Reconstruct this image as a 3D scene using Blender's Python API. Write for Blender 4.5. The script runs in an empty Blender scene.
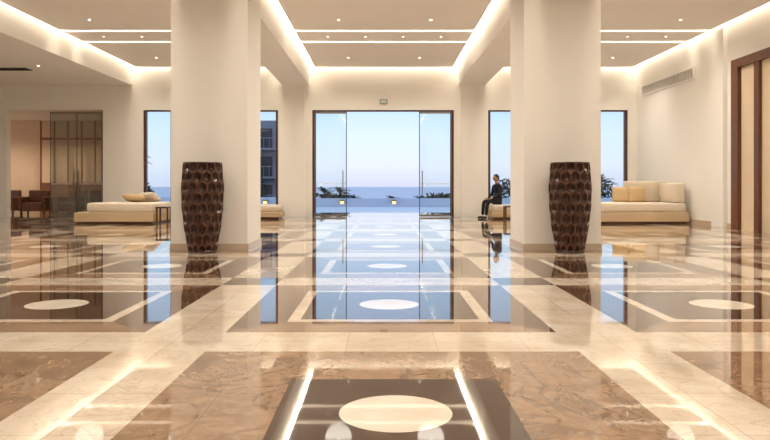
import bpy, bmesh, math, random
from mathutils import Vector, Matrix
random.seed(4)
S=bpy.context.scene
COL=S.collection
def lin(r,g,b):
    f=lambda c:(c/255/12.92) if c/255<=0.04045 else ((c/255+0.055)/1.055)**2.4
    return (f(r),f(g),f(b),1)
# ---------------- node helper
class N:
    def __init__(s,name):
        s.mat=bpy.data.materials.new(name); s.mat.use_nodes=True
        s.t=s.mat.node_tree; s.b=s.t.nodes['Principled BSDF']; s.out=s.t.nodes['Material Output']
        s.geo=s.t.nodes.new('ShaderNodeNewGeometry'); s.pos=s.geo.outputs['Position']
    def put(s,sock,v):
        if hasattr(v,'is_output') or isinstance(v,bpy.types.NodeSocket): s.t.links.new(v,sock)
        else: sock.default_value=v
    def m(s,op,*a,clamp=False):
        n=s.t.nodes.new('ShaderNodeMath'); n.operation=op; n.use_clamp=clamp
        for i,v in enumerate(a): s.put(n.inputs[i],v)
        return n.outputs[0]
    def mix(s,f,a,b,mode='MIX'):
        n=s.t.nodes.new('ShaderNodeMix'); n.data_type='RGBA'; n.blend_type=mode
        s.put(n.inputs[0],f); s.put(n.inputs[6],a); s.put(n.inputs[7],b); return n.outputs[2]
    def noise(s,scale,detail=4,dist=0,vec=None,rough=0.5):
        n=s.t.nodes.new('ShaderNodeTexNoise'); n.inputs['Scale'].default_value=scale
        n.inputs['Detail'].default_value=detail; n.inputs['Distortion'].default_value=dist; n.inputs['Roughness'].default_value=rough
        s.t.links.new(vec if vec else s.pos,n.inputs['Vector']); return n.outputs['Fac']
    def rng(s,v,a,b,c=0,d=1):
        n=s.t.nodes.new('ShaderNodeMapRange'); s.put(n.inputs[0],v)
        for i,x in enumerate((a,b,c,d)): n.inputs[i+1].default_value=x
        return n.outputs[0]
    def bump(s,h,st=0.2,dist=0.02):
        n=s.t.nodes.new('ShaderNodeBump'); n.inputs['Strength'].default_value=st; n.inputs['Distance'].default_value=dist
        s.put(n.inputs['Height'],h); s.t.links.new(n.outputs[0],s.b.inputs['Normal'])
def simple(name,c,rough=0.6,metal=0,var=0.06,scale=6,bump=0,spec=0.5):
    n=N(name); c2=tuple(x*(1-var*2) for x in c[:3])+(1,)
    f=n.noise(scale,4)
    n.put(n.b.inputs['Base Color'],n.mix(f,c,c2)); n.b.inputs['Roughness'].default_value=rough
    n.b.inputs['Metallic'].default_value=metal; n.b.inputs['Specular IOR Level'].default_value=spec
    if bump: n.bump(n.noise(scale*25,3),bump,0.005)
    return n.mat
def emis(name,c,st):
    n=N(name); n.b.inputs['Base Color'].default_value=c
    n.b.inputs['Emission Color'].default_value=c; n.b.inputs['Emission Strength'].default_value=st
    return n.mat
WALL=simple('plaster_cream',lin(241,237,230),0.7,var=0.015,scale=1.5)
CEIL=simple('ceiling_paint',lin(240,234,226),0.8,var=0.015,scale=1)
PLINTH=simple('stone_baseboard',lin(205,185,160),0.3,var=0.08,scale=5)
WOOD=simple('dark_wood',lin(92,54,34),0.35,var=0.2,scale=8)
WOODL=simple('mid_wood',lin(150,98,64),0.4,var=0.2,scale=8)
FAB=simple('sofa_linen',lin(222,208,188),0.9,var=0.05,scale=10,bump=0.2)
FAB2=simple('cushion_fabric',lin(205,176,132),0.9,var=0.1,scale=20,bump=0.2)
FABB=simple('sofa_base_upholstery',lin(200,174,140),0.85,var=0.05,scale=10,bump=0.2)
METAL=simple('brushed_metal',lin(150,145,140),0.3,1)
BLACK=simple('vent_black',lin(40,34,30),0.6)
TERR=simple('terrace_stone',lin(232,233,238),0.35,var=0.05,scale=1.2)
PARA=simple('parapet_plaster',lin(228,230,240),0.7)
SHIRT=simple('dark_clothing',lin(30,30,42),0.85)
TROUS=simple('dark_trousers',lin(24,24,30),0.85)
SKIN=simple('skin',lin(170,120,92),0.5)
HAIR=simple('hair_black',lin(20,15,12),0.5)
LEAF=simple('foliage',lin(44,58,38),0.7,var=0.3,scale=3)
TRUNK=simple('palm_trunk',lin(80,62,48),0.9,var=0.2)
BLD=simple('exterior_building_plaster',lin(150,152,165),0.8)
BLDW=simple('exterior_dark_opening',lin(40,44,58),0.4)
LAMPW=emis('cove_light_warm',(1,0.90,0.75,1),10.5)
DOWN=emis('downlight_lens',(1,0.92,0.8,1),5)
GLOW=emis('garden_lamp_glow',(1,0.62,0.18,1),1.7)
SIGN=emis('exit_sign_face',lin(200,214,200),0.1)
def glass(name,tint,fac):
    n=N(name); t=n.t
    tr=t.nodes.new('ShaderNodeBsdfTransparent'); tr.inputs[0].default_value=tint
    gl=t.nodes.new('ShaderNodeBsdfGlossy'); gl.inputs['Roughness'].default_value=0.02
    fr=t.nodes.new('ShaderNodeFresnel'); fr.inputs[0].default_value=1.45
    mx=t.nodes.new('ShaderNodeMixShader')
    t.links.new(n.m('ADD',fr.outputs[0],fac,clamp=True),mx.inputs[0])
    t.links.new(tr.outputs[0],mx.inputs[1]); t.links.new(gl.outputs[0],mx.inputs[2])
    t.links.new(mx.outputs[0],n.out.inputs[0]); return n.mat
GLASS=glass('clear_glass',(0.95,0.985,0.98,1),0.0)
GLASSD=glass('tinted_glass',(0.80,0.82,0.78,1),0.08)
GEDGE=simple('glass_edge_green',lin(60,72,72),0.2)
STICK=simple('glass_manifestation',lin(225,228,230),0.6)

# ---------------- mesh helpers
def obj(name,bm,mats,parent=None,smooth=False):
    me=bpy.data.meshes.new(name); bm.to_mesh(me); bm.free()
    for m in (mats if isinstance(mats,(list,tuple)) else [mats]): me.materials.append(m)
    if smooth:
        for p in me.polygons: p.use_smooth=True
    o=bpy.data.objects.new(name,me); COL.objects.link(o)
    if parent: o.parent=parent
    return o
def addbox(bm,a,b,mi=0,bev=0,seg=2):
    vs=[bm.verts.new((x,y,z)) for x in (a[0],b[0]) for y in (a[1],b[1]) for z in (a[2],b[2])]
    q=[(0,1,3,2),(4,6,7,5),(0,4,5,1),(2,3,7,6),(0,2,6,4),(1,5,7,3)]
    fs=[bm.faces.new([vs[i] for i in f]) for f in q]
    for f in fs: f.material_index=mi
    if bev:
        es=list({e for f in fs for e in f.edges})
        r=bmesh.ops.bevel(bm,geom=es,offset=bev,segments=seg,profile=0.5,affect='EDGES')
        for f in r['faces']: f.material_index=mi
def boxes(name,lst,mats,parent=None,bev=0,smooth=False):
    bm=bmesh.new()
    for l in lst:
        addbox(bm,l[0],l[1],l[2] if len(l)>2 else 0,bev)
    bmesh.ops.recalc_face_normals(bm,faces=bm.faces)
    return obj(name,bm,mats,parent,smooth)
def empty(name,loc=(0,0,0)):
    e=bpy.data.objects.new(name,None); e.location=loc; e.empty_display_size=0.2; COL.objects.link(e); return e
def disc(bm,c,r,h,mi=0,seg=20):
    M=Matrix.Translation(c)
    res=bmesh.ops.create_cone(bm,cap_ends=True,segments=seg,radius1=r,radius2=r,depth=h,matrix=M)
    for v in res['verts']:
        for f in v.link_faces: f.material_index=mi

# ---------------- floor
def floor_mat():
    n=N('polished_marble_inlay')
    sp=n.t.nodes.new('ShaderNodeSeparateXYZ'); n.t.links.new(n.pos,sp.inputs[0])
    X,Y=sp.outputs[0],sp.outputs[1]
    P=2.81
    gx=n.m('ADD',n.m('DIVIDE',n.m('SUBTRACT',X,0.06),P),0.5)
    gy=n.m('ADD',n.m('DIVIDE',n.m('SUBTRACT',Y,3.07),P),0.5)
    u=n.m('MULTIPLY',n.m('SUBTRACT',n.m('FRACT',gx),0.5),P)
    v=n.m('MULTIPLY',n.m('SUBTRACT',n.m('FRACT',gy),0.5),P)
    # FRACT of negatives in Blender = x-floor(x)
    ax=n.m('ABSOLUTE',u); ay=n.m('ABSOLUTE',v)
    d=n.m('MAXIMUM',ax,ay); mn=n.m('MINIMUM',ax,ay)
    r=n.m('SQRT',n.m('ADD',n.m('MULTIPLY',u,u),n.m('MULTIPLY',v,v)))
    front=n.m('LESS_THAN',gy,1.0)
    back=n.m('SUBTRACT',1.0,front)
    lt=lambda a,b:n.m('LESS_THAN',a,b)
    mul=lambda a,b:n.m('MULTIPLY',a,b)
    # marbles
    nz=n.noise(1.6,8,1.2,rough=0.62); nz2=n.noise(5.5,8,1.6,rough=0.6)
    vein=n.rng(n.m('ABSOLUTE',n.m('SUBTRACT',n.noise(1.3,7,1.8),0.5)),0.0,0.03,1,0)
    vein2=n.rng(n.m('ABSOLUTE',n.m('SUBTRACT',n.noise(3.2,7,2.2),0.5)),0.0,0.02,1,0)
    q=n.rng(nz,0.35,0.65)
    cream=n.mix(q,lin(228,215,198),lin(206,188,166))
    cream=n.mix(mul(vein2,0.4),cream,lin(170,140,112))
    tan=n.mix(q,lin(158,126,98),lin(124,94,70))
    tan=n.mix(n.rng(nz2,0.4,0.66,0,0.6),tan,lin(174,144,116))
    tan=n.mix(mul(vein,0.5),tan,lin(90,64,47))
    tan=n.mix(mul(vein2,0.22),tan,lin(200,174,146))
    brown=n.mix(n.rng(nz2,0.3,0.7),lin(106,80,62),lin(80,58,44))
    brown=n.mix(mul(vein2,0.45),brown,lin(156,124,98))
    dark=n.mix(n.rng(nz2,0.35,0.7),lin(48,32,25),lin(70,49,38))
    dark=n.mix(mul(vein2,0.45),dark,lin(126,96,76))
    dark2=n.mix(n.rng(nz2,0.35,0.7),lin(56,39,30),lin(82,60,46))
    dark2=n.mix(mul(vein2,0.45),dark2,lin(134,104,84))
    ccirc=n.mix(q,lin(240,231,217),lin(228,214,196))
    c=cream
    c=n.mix(mul(n.m('GREATER_THAN',mn,1.13),n.m('GREATER_THAN',Y,5.0)),c,dark2)
    c=n.mix(lt(d,1.13),c,tan)
    side=mul(mul(n.m('GREATER_THAN',ax,ay),lt(d,1.13)),back)
    c=n.mix(side,c,brown)
    c=n.mix(mul(lt(d,0.76),back),c,cream)
    c=n.mix(mul(lt(d,0.67),back),c,dark2)
    c=n.mix(mul(lt(d,0.53),front),c,dark)
    c=n.mix(lt(r,0.25),c,ccirc)
    # slab variation
    cx=n.m('FLOOR',n.m('MULTIPLY',gx,5)); cy=n.m('FLOOR',n.m('MULTIPLY',gy,5))
    cb=n.t.nodes.new('ShaderNodeCombineXYZ'); n.put(cb.inputs[0],cx); n.put(cb.inputs[1],cy)
    wn=n.t.nodes.new('ShaderNodeTexWhiteNoise'); n.t.links.new(cb.outputs[0],wn.inputs['Vector'])
    c=n.mix(n.rng(wn.outputs['Value'],0,1,0,0.3),c,n.mix(1.0,c,(0.72,0.69,0.64,1),'MULTIPLY'))
    # joints
    j1=n.m('GREATER_THAN',n.m('ABSOLUTE',n.m('SUBTRACT',n.m('FRACT',n.m('MULTIPLY',gx,5)),0.5)),0.4965)
    j2=n.m('GREATER_THAN',n.m('ABSOLUTE',n.m('SUBTRACT',n.m('FRACT',n.m('MULTIPLY',gy,5)),0.5)),0.4965)
    j=mul(n.m('MAXIMUM',j1,j2),n.m('GREATER_THAN',r,0.25))
    c=n.mix(mul(j,0.5),c,lin(100,74,56))
    n.put(n.b.inputs['Base Color'],c)
    n.put(n.b.inputs['Roughness'],n.rng(nz2,0.3,0.7,0.02,0.05))
    n.b.inputs['IOR'].default_value=1.7
    n.b.inputs['Coat Weight'].default_value=.4; n.b.inputs['Coat Roughness'].default_value=.02; n.b.inputs['Coat IOR'].default_value=1.4
    n.bump(n.noise(2.2,2),0.03,0.01)
    return n.mat
FLOOR=floor_mat()
boxes('floor',[((-16.2,-4.2,-0.2),(8.45,26.2,0))],FLOOR)

# ---------------- walls
H=5.05
Y0,Y1=22.4,22.65
solid=[(-9.0,-7.7),(-5.9,-5.0),(-3.35,-2.25),(2.32,3.42),(5.1,5.9),(7.93,8.4)]
bx=[((a,Y0,0),(b,Y1,3.45)) for a,b in solid]+[((-14.7,Y0,3.45),(8.4,Y1,H+.2)),((-14.7,Y0,0),(-12.1,Y1,3.45))]
boxes('wall_back',bx,WALL)
boxes('trim_1',[((-3.32,Y0-.14,0),(-2.47,Y0,4.25)),((2.55,Y0-.14,0),(3.40,Y0,4.25))],WALL)
boxes('wall_right',[((8.2,-4.2,0),(8.45,Y0,H+.2))],WALL)
boxes('wall_left',[((-14.7,-4.2,0),(-14.45,Y0,H+.2))],WALL)
boxes('wall_front',[((-14.45,-4.2,0),(8.2,-4.0,H+.2))],WALL)
bb=[((a,Y0-.02,0),(b,Y0,.1)) for a,b in solid if a not in(-3.35,2.32)]
boxes('baseboard_back',bb,PLINTH)
boxes('baseboard_right',[((8.18,-4,0),(8.2,Y0-.02,.12))],PLINTH)
# left lounge room beyond opening
boxes('wall_lounge',[((-16.2,26.0,0),(-9.0,26.2,3.6)),((-9.15,Y1,0),(-9.0,26,3.6)),((-16.2,Y1,0),(-16.0,26,3.6))],simple('lounge_plaster',lin(230,204,174),0.8))
bx=[((-12.6,25.62,0),(-9.3,25.7,1.05),0)]
for i in range(7): bx.append(((-12.6+i*.5,25.6,0),(-12.55+i*.5,25.65,3.4),0))
bx.append(((-12.6,25.6,1.05),(-9.3,25.7,1.12),0)); bx.append(((-12.6,25.6,2.7),(-9.3,25.66,2.78),0))
boxes('lounge_wood_screen',bx,WOODL)
boxes('ceiling_lounge',[((-16.2,Y1,3.45),(-9.0,26.2,3.6))],CEIL)
# ceiling
C0=4.8
bays=[(-8.05,-3.20),(-2.34,2.46),(3.32,8.2)]
segs=[(-3.75,16.92),(17.14,18.22),(18.44,22.18)]
bx=[((-14.7,-4.2,H),(8.45,Y1,H+.2),0)]
for a,b in bays:
    for s,e in segs:
        bx.append(((a+.2,s,C0),(b-.2,e,C0+.06),0))
boxes('ceiling',bx,CEIL)
boxes('ceiling_aisle',[((-14.45,-4,4.25),(-8.05,Y0,4.4)),((-8.17,-4,4.4),(-8.05,Y0,H))],WALL)
boxes('ceiling_beam',[((-3.20,-4,4.25),(-2.34,Y0-.0,H))],WALL)
boxes('ceiling_beam',[((2.46,-4,4.25),(3.32,Y0-.0,H))],WALL)
bx=[]
for a,b in bays:
    bx+=[((a+.03,-3.9,H-.03),(a+.13,22.3,H-.005)),((b-.13,-3.9,H-.03),(b-.03,22.3,H-.005))]
    for y in (17.03,18.33,22.3):
        bx.append(((a+.14,y-.06,H-.03),(b-.14,y+.06,H-.005)))
boxes('cove_light_strips',bx,LAMPW)
# columns
def column(x0,x1):
    e=empty('column',((x0+x1)/2,11.45,0)); 
    w=(x1-x0)/2
    boxes('shaft',[((-w,-.59,0),(w,.56,4.249))],WALL,e)
    boxes('base_trim',[((-w-.015,-.605,0),(w+.015,.575,.1))],PLINTH,e)
    # aligned beam cap between shaft and ceiling
    boxes('capital',[((-w,-.59,4.25),(w,.56,C0-.001))],WALL,e)
column(-3.30,-2.10); column(2.22,3.42)

# ---------------- vases
def vase(x,y):
    Hh=1.34; NA=14; 
    def R(t): # radius by height
        pts=[(0,.205),(.12,.235),(.3,.275),(.5,.305),(.68,.315),(.85,.305),(1,.285)]
        for (a,ra),(b,rb) in zip(pts,pts[1:]):
            if t<=b:
                k=(t-a)/(b-a); return ra+(rb-ra)*k
        return pts[-1][1]
    bm=bmesh.new(); rows=9; dv=1.0/(rows-0.35)
    def P(u,v,off):
        v=min(max(v,0),1); r=R(v)-off; a=2*math.pi*u/NA
        return (r*math.cos(a),r*math.sin(a),0.0+v*Hh)
    hv=dv*0.667
    for r in range(-1,rows+1):
        for c in range(NA):
            cu=c+(0.5 if r%2 else 0); cv=r*dv+dv*0.3
            cor=[(0,hv),(.5,hv/2),(.5,-hv/2),(0,-hv),(-.5,-hv/2),(-.5,hv/2)]
            if cv-hv>=1 or cv+hv<=0: continue
            rings=[]
            for k,off,mi in ((1,0,0),(.86,-.002,1),(.74,.016,0),(.5,.034,0),(.25,.044,0)):
                rings.append([bm.verts.new(P(cu+du*k,cv+dv_*k,off)) for du,dv_ in cor])
            cen=bm.verts.new(P(cu,cv,.047))
            for ri,(a,b) in enumerate(zip(rings,rings[1:])):
                for i in range(6):
                    f=bm.faces.new((a[i],b[i],b[(i+1)%6],a[(i+1)%6])); f.material_index=1 if ri==0 else 0
            for i in range(6): bm.faces.new((rings[-1][i],cen,rings[-1][(i+1)%6]))
    bmesh.ops.remove_doubles(bm,verts=bm.verts,dist=0.0005)
    # lip, inner wall and foot
    prof=[(R(1)-.004,Hh-.01),(R(1)+.006,Hh),(R(1)-.0,Hh+.015),(R(1)-.03,Hh+.01),(R(1)-.045,Hh-.1),(.2,.35),(0.0,.3)]
    def lathe(prof,seg=48):
        ring=[]
        for rr,z in prof:
            ring.append([bm.verts.new((max(rr,.001)*math.cos(2*math.pi*i/seg),max(rr,.001)*math.sin(2*math.pi*i/seg),z)) for i in range(seg)])
        for a,b in zip(ring,ring[1:]):
            for i in range(seg): bm.faces.new((a[i],a[(i+1)%seg],b[(i+1)%seg],b[i]))
    lathe(prof); lathe([(0,.0),(.2,.0),(.212,.02),(.2,.04)])
    bmesh.ops.recalc_face_normals(bm,faces=bm.faces)
    def vm(name,a,b):
        n=N(name); f=n.noise(9,4)
        n.put(n.b.inputs['Base Color'],n.mix(f,a,b)); n.b.inputs['Roughness'].default_value=.28
        n.b.inputs['Metallic'].default_value=.2; return n.mat
    o=obj('floor_vase',bm,[vm('carved_bronze_wood',lin(72,43,32),lin(48,29,22)),vm('carved_ridge_highlight',lin(114,76,58),lin(86,54,40))]); o.location=(x,y,0)  # second tone paints the highlight along cell ridges into the wood colour
vase(-2.71,10.5); vase(2.84,10.5)

# ---------------- entrance: frame + glass
def frame(name,x0,x1,glassm,leafs,fw=.1,open_mid=False,z1=3.45):
    e=empty(name,((x0+x1)/2,Y0+.12,0)); cx=(x0+x1)/2; cy=0
    w=(x1-x0)/2
    boxes('frame',[((-w,-.07,0),(-w+fw,.08,z1)),((w-fw,-.07,0),(w,.08,z1)),((-w+fw,-.07,z1-.04),(w-fw,.08,z1))],WOOD,e)
    return e
E=frame('door_1',-2.25,2.32,GLASS,0,fw=.08)
cx=.035
def pane(e,x0,x1,y,z0=.01,z1=3.4,mat=GLASS,rot=0,pull=None,ew=.012):
    bmn=bmesh.new()
    w=x1-x0
    addbox(bmn,(ew,-.006,z0),(w-ew,.006,z1),0)
    addbox(bmn,(0,-.009,z0),(ew,.009,z1),1); addbox(bmn,(w-ew,-.009,z0),(w,.009,z1),1)
    addbox(bmn,(ew,-.012,z0),(w-ew,.012,z0+.07),3); addbox(bmn,(ew,-.012,z1-.06),(w-ew,.012,z1),3)
    for i in range(int(w/.09)):
        addbox(bmn,(.04+i*.09,-.008,1.05),(.08+i*.09,-.0065,1.09),2)
    if pull is not None:
        addbox(bmn,(pull-.015,-.06,.7),(pull+.015,-.03,1.5),3)
        addbox(bmn,(pull-.01,-.03,.75),(pull+.01,-.006,.78),3); addbox(bmn,(pull-.01,-.03,1.42),(pull+.01,-.006,1.45),3)
    o=obj('glass_leaf',bmn,[mat,GEDGE,STICK,METAL],e); o.location=(x0-e.location.x,y,0); o.rotation_euler[2]=rot
    return o
pane(E,-2.16,-1.14,-.03,pull=.9,ew=.025); pane(E,1.20,2.23,-.03,pull=.1,ew=.025)
def win(i,x0,x1,mull=True):
    e=frame('window_%d'%i,x0,x1,GLASS,0,fw=.08)
    w=(x1-x0)/2
    bm=bmesh.new(); addbox(bm,(-w+.08,-.008,.02),(w-.08,.008,3.4)); obj('glass',bm,GLASS,e)
    if mull: boxes('mullion',[((-.04,-.05,0),(.04,.05,3.4))],WOOD,e)
win(1,-7.7,-5.9); win(2,-5.0,-3.35,False); win(3,3.42,5.1,False); win(4,5.9,7.93)
# lounge glass doors
E2=empty('door_2',(-9.9,Y0+.12,0))
boxes('frame',[((.84,-.05,0),(.9,.05,3.45))],WOOD,E2)
pane(E2,-10.75,-9.9,0,mat=GLASSD,pull=.78); pane(E2,-9.88,-9.06,0,mat=GLASSD,pull=.06)
# exit sign
e=empty('exit_sign',(.05,Y0-.04,3.72))
boxes('housing',[((-.12,-.02,-.08),(.12,.04,.07))],METAL,e,.005); boxes('face',[((-.095,-.026,-.055),(.095,-.021,.05))],SIGN,e)

# right wall wood-framed doorway (part of the wall), vent
e=empty('door_3',(8.2,14.6,0))
boxes('frame',[((-.12,1.2,0),(0,1.5,3.9)),((-.12,-1.5,0),(0,-1.2,3.9)),((-.12,-1.2,3.7),(0,1.2,3.9)),((-.1,.35,0),(0,.55,3.7)),((-.1,-.55,0),(0,-.35,3.7))],simple('door_frame_wood',lin(112,66,40),.35,var=.2,scale=8),e,.004)
boxes('panel',[((-.03,.55,.0),(0,1.2,3.7)),((-.03,-1.2,.0),(0,-.55,3.7)),((-.03,-.35,.0),(0,.35,3.7))],simple('beige_panel',lin(226,204,174),.5),e)
boxes('trim_2',[((8.1,16.5,0),(8.2,17.1,4.78))],WALL)
bx=[((8.15,18.2,4.1),(8.2,21.8,4.13)),((8.15,18.2,3.82),(8.2,21.8,3.85)),((8.15,18.2,3.85),(8.2,18.24,4.1)),((8.15,21.76,3.85),(8.2,21.8,4.1))]
for i in range(36): bx.append(((8.165,18.28+i*.098,3.85),(8.19,18.31+i*.098,4.1),0))
bx.append(((8.19,18.24,3.85),(8.199,21.76,4.1),1))
boxes('wall_air_vent',bx,[WALL,BLACK])
bx=[((-10.75,19.1,4.235),(-9.8,19.5,4.25),1)]
for i in range(4): bx.append(((-10.75,19.12+i*.1,4.225),(-9.8,19.15+i*.1,4.235),1))
boxes('ceiling_air_vent',bx,[WALL,BLACK])

# ---------------- downlights
e=empty('recessed_downlights',(0,0,0))
bm=bmesh.new(); lamps=[]
ys=[1.5,5.5,9.5,13,15.9,20.6]
for a,b in bays:
    for fx in (.28,.72):
        for y in ys:
            x=a+(b-a)*fx
            disc(bm,(x,y,C0-.004),.028,.008); lamps.append((x,y,C0-.03,fx))
    for fx in (.2,.4,.6,.8):
        x=a+(b-a)*fx; disc(bm,(x,17.68,C0-.004),.022,.008)
for x in (-9.3,-11.5):
    for y in (9,14,18.8):
        disc(bm,(x,y,4.246),.03,.008)
obj('lenses',bm,DOWN,e)
def spot(loc,pw,ang=150,blend=1,par=None,rad=.3,col=(1,.915,.795)):
    l=bpy.data.lights.new('lamp','SPOT'); l.energy=pw; l.spot_size=math.radians(ang); l.spot_blend=blend
    l.color=col; l.shadow_soft_size=rad
    o=bpy.data.objects.new('lamp',l); o.location=loc; COL.objects.link(o); o.parent=par
for x,y,z,fx in lamps:
    spot((x,y,z-.02),300,par=e)
for y in (3,9,14,18.8): spot((-11.5,y,4.2),240,par=e)
for x in (-14,-11.5): spot((x,24.3,3.4),330,par=e,col=(1,.8,.6))  # fill spots added to brighten the lounge, no fittings modelled

# ---------------- furniture
def pillow(w,h,t,mat,loc,rot,parent,name='cushion'):
    bm=bmesh.new(); n=12; g={}
    for s in (1,-1):
        for i in range(n+1):
            for j in range(n+1):
                u=-1+2*i/n; v=-1+2*j/n
                k=((1-abs(u)**3.2)*(1-abs(v)**3.2))**.5
                pin=1-.06*(1-abs(u))*abs(v)-.06*(1-abs(v))*abs(u)
                g[s,i,j]=bm.verts.new((u*w/2*pin,s*t/2*k,v*h/2*pin))
        for i in range(n):
            for j in range(n):
                q=[g[s,i,j],g[s,i+1,j],g[s,i+1,j+1],g[s,i,j+1]]
                bm.faces.new(q if s<0 else q[::-1])
    bmesh.ops.remove_doubles(bm,verts=bm.verts,dist=.0004)
    o=obj(name,bm,mat,parent,True); o.location=loc; o.rotation_euler=rot; return o
def daybed(name,x,y,w,dp,hb=.3,ht=.55,back=None,inset=.12):
    e=empty(name,(x,y,0))
    boxes('plinth',[((.06,.06,0),(w-.06,dp-.06,.05))],WOOD,e)
    boxes('base',[((0,0,.05),(w,dp,hb))],FABB,e,.02)
    boxes('mattress',[((inset,.08,hb),(w-.04,dp-.05,ht))],FAB,e,.05,True)
    return e
s=daybed('daybed_sofa',-8.12,18.3,2.1,1.75,inset=.3)
pillow(.62,.5,.2,FAB2,(1.25,1.0,.66),(math.radians(80),.1,.2),s)
pillow(.55,.45,.18,FAB,(1.55,1.35,.68),(math.radians(60),-.1,-.3),s)
s=daybed('daybed_sofa',-5.55,18.9,1.5,1.1,inset=.04)
s=daybed('chaise_sofa',5.7,18.3,2.4,1.6,inset=.05)
boxes('backrest',[((1.15,1.2,.55),(2.28,1.52,1.14)),],FAB,s,.05,True)
boxes('armrest',[((2.05,.1,.55),(2.34,1.19,1.08))],FAB,s,.05,True)
pillow(.52,.48,.17,FAB2,(1.38,1.0,.77),(math.radians(-18),0,.1),s)
pillow(.5,.46,.17,FAB2,(.98,1.1,.76),(math.radians(-22),0.05,-.25),s)
daybed('daybed_sofa',-5.0,20.95,1.93,1.0,hb=.22,ht=.42,inset=.04)
daybed('daybed_sofa',3.3,20.95,1.83,1.0,hb=.22,ht=.42,inset=.04)
def table(x,y,w=.45,h=.42):
    e=empty('side_table',(x,y,0))
    bx=[((-w/2,-w/2,h-.04),(w/2,w/2,h))]
    for sx in (-1,1):
        for sy in (-1,1):
            cx_,cy_=sx*(w/2-.03),sy*(w/2-.03)
            bx.append(((cx_-.02,cy_-.02,0),(cx_+.02,cy_+.02,h-.04)))
    boxes('table_frame',bx,WOOD,e)
table(-5.79,18.45,.34,.45); table(3.74,20.3,.36,.42)
# lounge armchairs
def armchair(x,y,r):
    e=empty('lounge_armchair',(x,y,0)); e.rotation_euler[2]=r
    boxes('seat',[((-.35,-.35,.12),(.35,.35,.42))],WOOD,e,.04)
    boxes('back',[((-.35,.25,.42),(.35,.4,.85))],WOOD,e,.04)
    boxes('arms',[((-.45,-.35,.12),(-.35,.4,.62)),((.35,-.35,.12),(.45,.4,.62))],WOOD,e,.03)
    boxes('legs',[((sx*.38-.025,sy*.3-.025,0),(sx*.38+.025,sy*.3+.025,.12)) for sx in(-1,1) for sy in (-1,1)],BLACK,e)
for i,(x,y,r) in enumerate([(-10.0,24.6,.3),(-11.1,24.9,-.2),(-12.2,24.5,.1),(-13.5,25,0)]): armchair(x,y,r)

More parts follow.
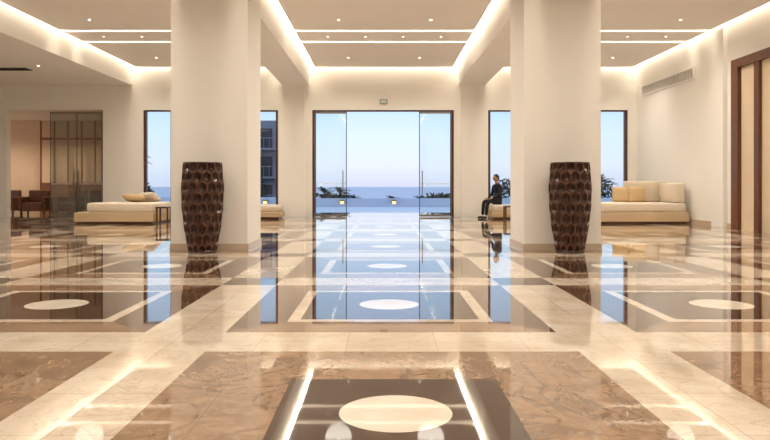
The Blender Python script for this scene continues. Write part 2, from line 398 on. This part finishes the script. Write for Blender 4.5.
# ---------------- seated person
def skinobj(name,verts,edges,rad,mat,parent,root=0,sub=2):
    me=bpy.data.meshes.new(name); me.from_pydata(verts,edges,[]); me.materials.append(mat)
    o=bpy.data.objects.new(name,me); COL.objects.link(o); o.parent=parent
    m=o.modifiers.new('Skin','SKIN'); 
    d=me.skin_vertices[0].data
    for i,r in enumerate(rad): d[i].radius=(r,r) if not isinstance(r,tuple) else r
    d[root].use_root=True
    m.use_smooth_shade=True
    s_=o.modifiers.new('Sub','SUBSURF'); s_.levels=sub; s_.render_levels=sub
    return o
def person(x,y,rot):
    e=empty('seated_person',(x,y,0.03)); e.rotation_euler[2]=rot
    V=[(0,0,.53),(0,.03,.68),(0,.02,.85),(0,-.02,.98),(0,-.04,1.06),
       (-.17,-.02,.97),(-.22,-.05,.73),(-.14,-.25,.60),
       (.17,-.02,.97),(.22,-.05,.73),(.14,-.25,.60)]
    Eg=[(0,1),(1,2),(2,3),(3,4),(3,5),(5,6),(6,7),(3,8),(8,9),(9,10)]
    skinobj('shirt',V,Eg,[(.15,.11),(.135,.10),(.15,.105),(.10,.08),.055,.062,.048,.036,.062,.048,.036],SHIRT,e)
    V=[(0,.0,.52),(-.09,-.03,.51),(-.11,-.43,.50),(-.11,-.47,.07),(.09,-.03,.51),(.11,-.43,.50),(.11,-.49,.07)]
    skinobj('trousers',V,[(0,1),(1,2),(2,3),(0,4),(4,5),(5,6)],[.11,.085,.065,.048,.085,.065,.048],TROUS,e)
    for sx,yy in ((-.11,-.47),(.11,-.49)):
        skinobj('shoe',[(sx,yy+.03,.015),(sx,yy-.08,.012),(sx,yy-.18,.005)],[(0,1),(1,2)],[.042,.043,.033],BLACK,e)
    for sx in (-1,1):
        w=Vector((sx*.14,-.25,.60)); vs=[w,w+Vector((-sx*.01,-.05,-.005)),w+Vector((-sx*.015,-.09,-.012))]; ed=[(0,1),(1,2)]; rd=[.026,(.034,.018),(.034,.016)]
        for k,(off,L) in enumerate(((-.028,.06),(-.01,.07),(.01,.066),(.027,.05))):
            b=len(vs); p=vs[2]+Vector((off,0,0))
            vs+=[p,p+Vector((0,-L*.5,-.005)),p+Vector((0,-L,-.022))]; ed+=[(2,b),(b,b+1),(b+1,b+2)]; rd+=[.010,.009,.008]
        b=len(vs); p=vs[1]+Vector((-sx*.03,-.01,0)); vs+=[p,p+Vector((-sx*.02,-.035,-.01))]; ed+=[(1,b),(b,b+1)]; rd+=[.011,.009]
        skinobj('hand',vs,ed,rd,SKIN,e,0,1)
    # head
    HL=(0,-.06,1.21)
    bm=bmesh.new(); bmesh.ops.create_uvsphere(bm,u_segments=24,v_segments=18,radius=1)
    for v in bm.verts:
        x_,y_,z_=v.co
        j=1-.28*max(0,-z_)**1.5
        v.co=(x_*.075*j,y_*.095*(1-.12*max(0,-z_)),z_*.118)
    for c,r in (((0,-.098,-.012),(.013,.02,.026)),((-.078,.005,-.005),(.01,.018,.03)),((.078,.005,-.005),(.01,.018,.03)),((0,-.083,-.058),(.026,.01,.006))):
        bmesh.ops.create_uvsphere(bm,u_segments=10,v_segments=8,radius=1,matrix=Matrix.Translation(c)@Matrix.Diagonal((*r,1)))
    o=obj('head',bm,SKIN,e,True); o.location=HL
    bm=bmesh.new()
    for sx in (-1,1): bmesh.ops.create_uvsphere(bm,u_segments=10,v_segments=8,radius=.011,matrix=Matrix.Translation((sx*.03,-.086,0.005)))
    o=obj('eyes',bm,BLACK,e,True); o.location=HL
    skinobj('neck',[(0,-.035,1.02),(0,-.05,1.14)],[(0,1)],[.052,.048],SKIN,e)
    bm=bmesh.new(); bmesh.ops.create_uvsphere(bm,u_segments=24,v_segments=18,radius=1)
    for v in list(bm.verts):
        x_,y_,z_=v.co
        if z_<-.1+(-y_)*.75: v.co=(x_*.06,y_*.06+.01,z_*.08)
        else: v.co=(x_*.084,y_*.104+.006,z_*.126+.004)
    o=obj('hair',bm,HAIR,e,True); o.location=HL
person(3.56,21.4,-1.15)

# ---------------- exterior
boxes('terrace',[((-30,Y1,-.25),(30,36,-.02))],TERR)
boxes('terrace_parapet',[((-30,36,-.25),(-3.2,36.3,.42)),((-3.2,36,-.25),(30,36.3,.36))],PARA)
boxes('terrace_step',[((-30,33.8,-.02),(30,34.2,.12))],PARA)
boxes('garden_ground',[((-60,36.3,-1.2),(60,60,-.6))],LEAF)
n=N('sea_water'); n.b.inputs['Base Color'].default_value=lin(232,228,230); n.b.inputs['Roughness'].default_value=.9
n.b.inputs['Specular IOR Level'].default_value=.15
bm=bmesh.new(); addbox(bm,(-3000,60,-7),(3000,5000,-6)); obj('sea',bm,n.mat)
e=empty('garden_lamps',(0,0,0)); bm=bmesh.new()
for x in (-2.05,.62,-6,5.5):
    addbox(bm,(x-.11,35.7,-.02),(x+.11,35.95,.24),0); addbox(bm,(x-.10,35.69,.04),(x+.10,35.7,.22),1); addbox(bm,(x-.13,35.68,.24),(x+.13,35.97,.27),0)
obj('lamp_bodies',bm,[METAL,GLOW],e)
def palm(x,y,zb,h,s=1):
    bm=bmesh.new(); seg=8; prev=None
    for i in range(7):
        t=i/6; r=.09*s*(1-.4*t); cx_=.12*math.sin(t*2)*s
        ring=[bm.verts.new((cx_+r*math.cos(a*math.pi/4),r*math.sin(a*math.pi/4),h*t)) for a in range(seg)]
        if prev:
            for k in range(seg):
                f=bm.faces.new((prev[k],prev[(k+1)%seg],ring[(k+1)%seg],ring[k])); f.material_index=1
        prev=ring
    top=Vector((.12*math.sin(2)*s,0,h))
    for k in range(17):
        a=k*2.4; el=.35+1.0*((k*7)%17)/17; L=random.uniform(.8,1.1)*s
        pts=[]
        for i in range(9):
            t=i/8; rr=L*t*math.cos(el*.8); z=L*(math.sin(el)*t*1.1-.5*t*t)
            pts.append(top+Vector((rr*math.cos(a),rr*math.sin(a),z)))
        side=Vector((-math.sin(a),math.cos(a),0))
        for i in range(1,9):
            p=pts[i]; q=pts[i-1]; dr=(p-q)
            for sg in (-1,1):
                ln=.2*s*math.sin(math.pi*min(1,(i/9)+.12))
                tip=p+side*sg*ln+dr*.9+Vector((0,0,-.05*s))
                bm.faces.new([bm.verts.new(c) for c in (q,p,tip)])
    o=obj('palm_tree',bm,[LEAF,TRUNK]); o.location=(x,y,zb)
for x,h,s_ in ((-3.3,1.2,.7),(-2.5,1.2,.7),(-1.7,.8,.6),(.55,.75,.6),(2.1,.75,.55),(3.3,.9,.6)):
    palm(x,38.5+random.random()*2,-.6,h,s_)
palm(-8.2,40,-.6,3.0,1.2); palm(-14,38,-.6,3.0,1.2); palm(12.4,40,-.6,1.8,1.0); palm(7.9,42,-.6,1.4,.8)
def shrub(x,y,zb,rx,rz,nn=500):
    bm=bmesh.new()
    for i in range(nn):
        d=Vector((random.gauss(0,1),random.gauss(0,1),abs(random.gauss(0,1)))).normalized()*random.uniform(.7,1)
        c=Vector((d.x*rx,d.y*rx*.6,d.z*rz)); a=Vector((random.uniform(-1,1),random.uniform(-1,1),random.uniform(-1,1))).normalized(); b=a.orthogonal().normalized()
        s_=.13
        bm.faces.new([bm.verts.new(c+a*s_),bm.verts.new(c+b*s_*.5),bm.verts.new(c-a*s_),bm.verts.new(c-b*s_*.5)])
    o=obj('shrub',bm,LEAF); o.location=(x,y,zb)
for x in (-13,-9.4,-8.3,-7.2,-3.7,-2.9,-2.2,2.6,3.4,6.6,8.4,12,14): shrub(x,37.6,-.6,.9,1.25 if abs(x)<5 else 2.0)
shrub(-7.4,38.5,-.6,1.1,3.2,900)
# distant building with balconies
e=empty('distant_building',(-12.5,52,-1))
bx=[((0,0,0),(4.6,6,6.9),0)]
for k in range(3):
    z=.6+k*2.1
    bx+=[((.4,-.05,z),(2.1,0,z+1.5),1),((2.5,-.05,z),(4.3,0,z+1.5),1),((.2,-1,z-.15),(4.6,0,z),0),((.2,-1,z+.7),(4.6,-.95,z+.76),0)]
    bx+=[((.2+j*.4,-1,z),(.23+j*.4,-.96,z+.7),0) for j in range(12)]
boxes('block',bx,[BLD,BLDW],e)

# ---------------- world
w=bpy.data.worlds.new('dusk_sky'); S.world=w; w.use_nodes=True; t=w.node_tree
tc=t.nodes.new('ShaderNodeTexCoord'); sp=t.nodes.new('ShaderNodeSeparateXYZ'); cr=t.nodes.new('ShaderNodeValToRGB')
t.links.new(tc.outputs['Generated'],sp.inputs[0]); t.links.new(sp.outputs[2],cr.inputs[0]); t.links.new(cr.outputs[0],t.nodes['Background'].inputs[0])
el=cr.color_ramp.elements; el[0].position=0; el[0].color=lin(196,202,226); el[1].position=.6; el[1].color=lin(155,180,222)
x=el.new(.03); x.color=lin(212,218,234); x=el.new(.07); x.color=lin(206,222,242); x=el.new(.12); x.color=lin(182,210,242)
t.nodes['Background'].inputs[1].default_value=1.35

# ---------------- camera
cam=bpy.data.cameras.new('camera'); co=bpy.data.objects.new('camera',cam); COL.objects.link(co)
co.location=(0,0,1.0); co.rotation_euler=(math.radians(90),0,0)
cam.sensor_width=36; cam.lens=695/770*36; cam.shift_x=3/770; cam.shift_y=-34/770; cam.clip_end=6000
S.camera=co
S.view_settings.view_transform='Standard'
S.view_settings.exposure=0
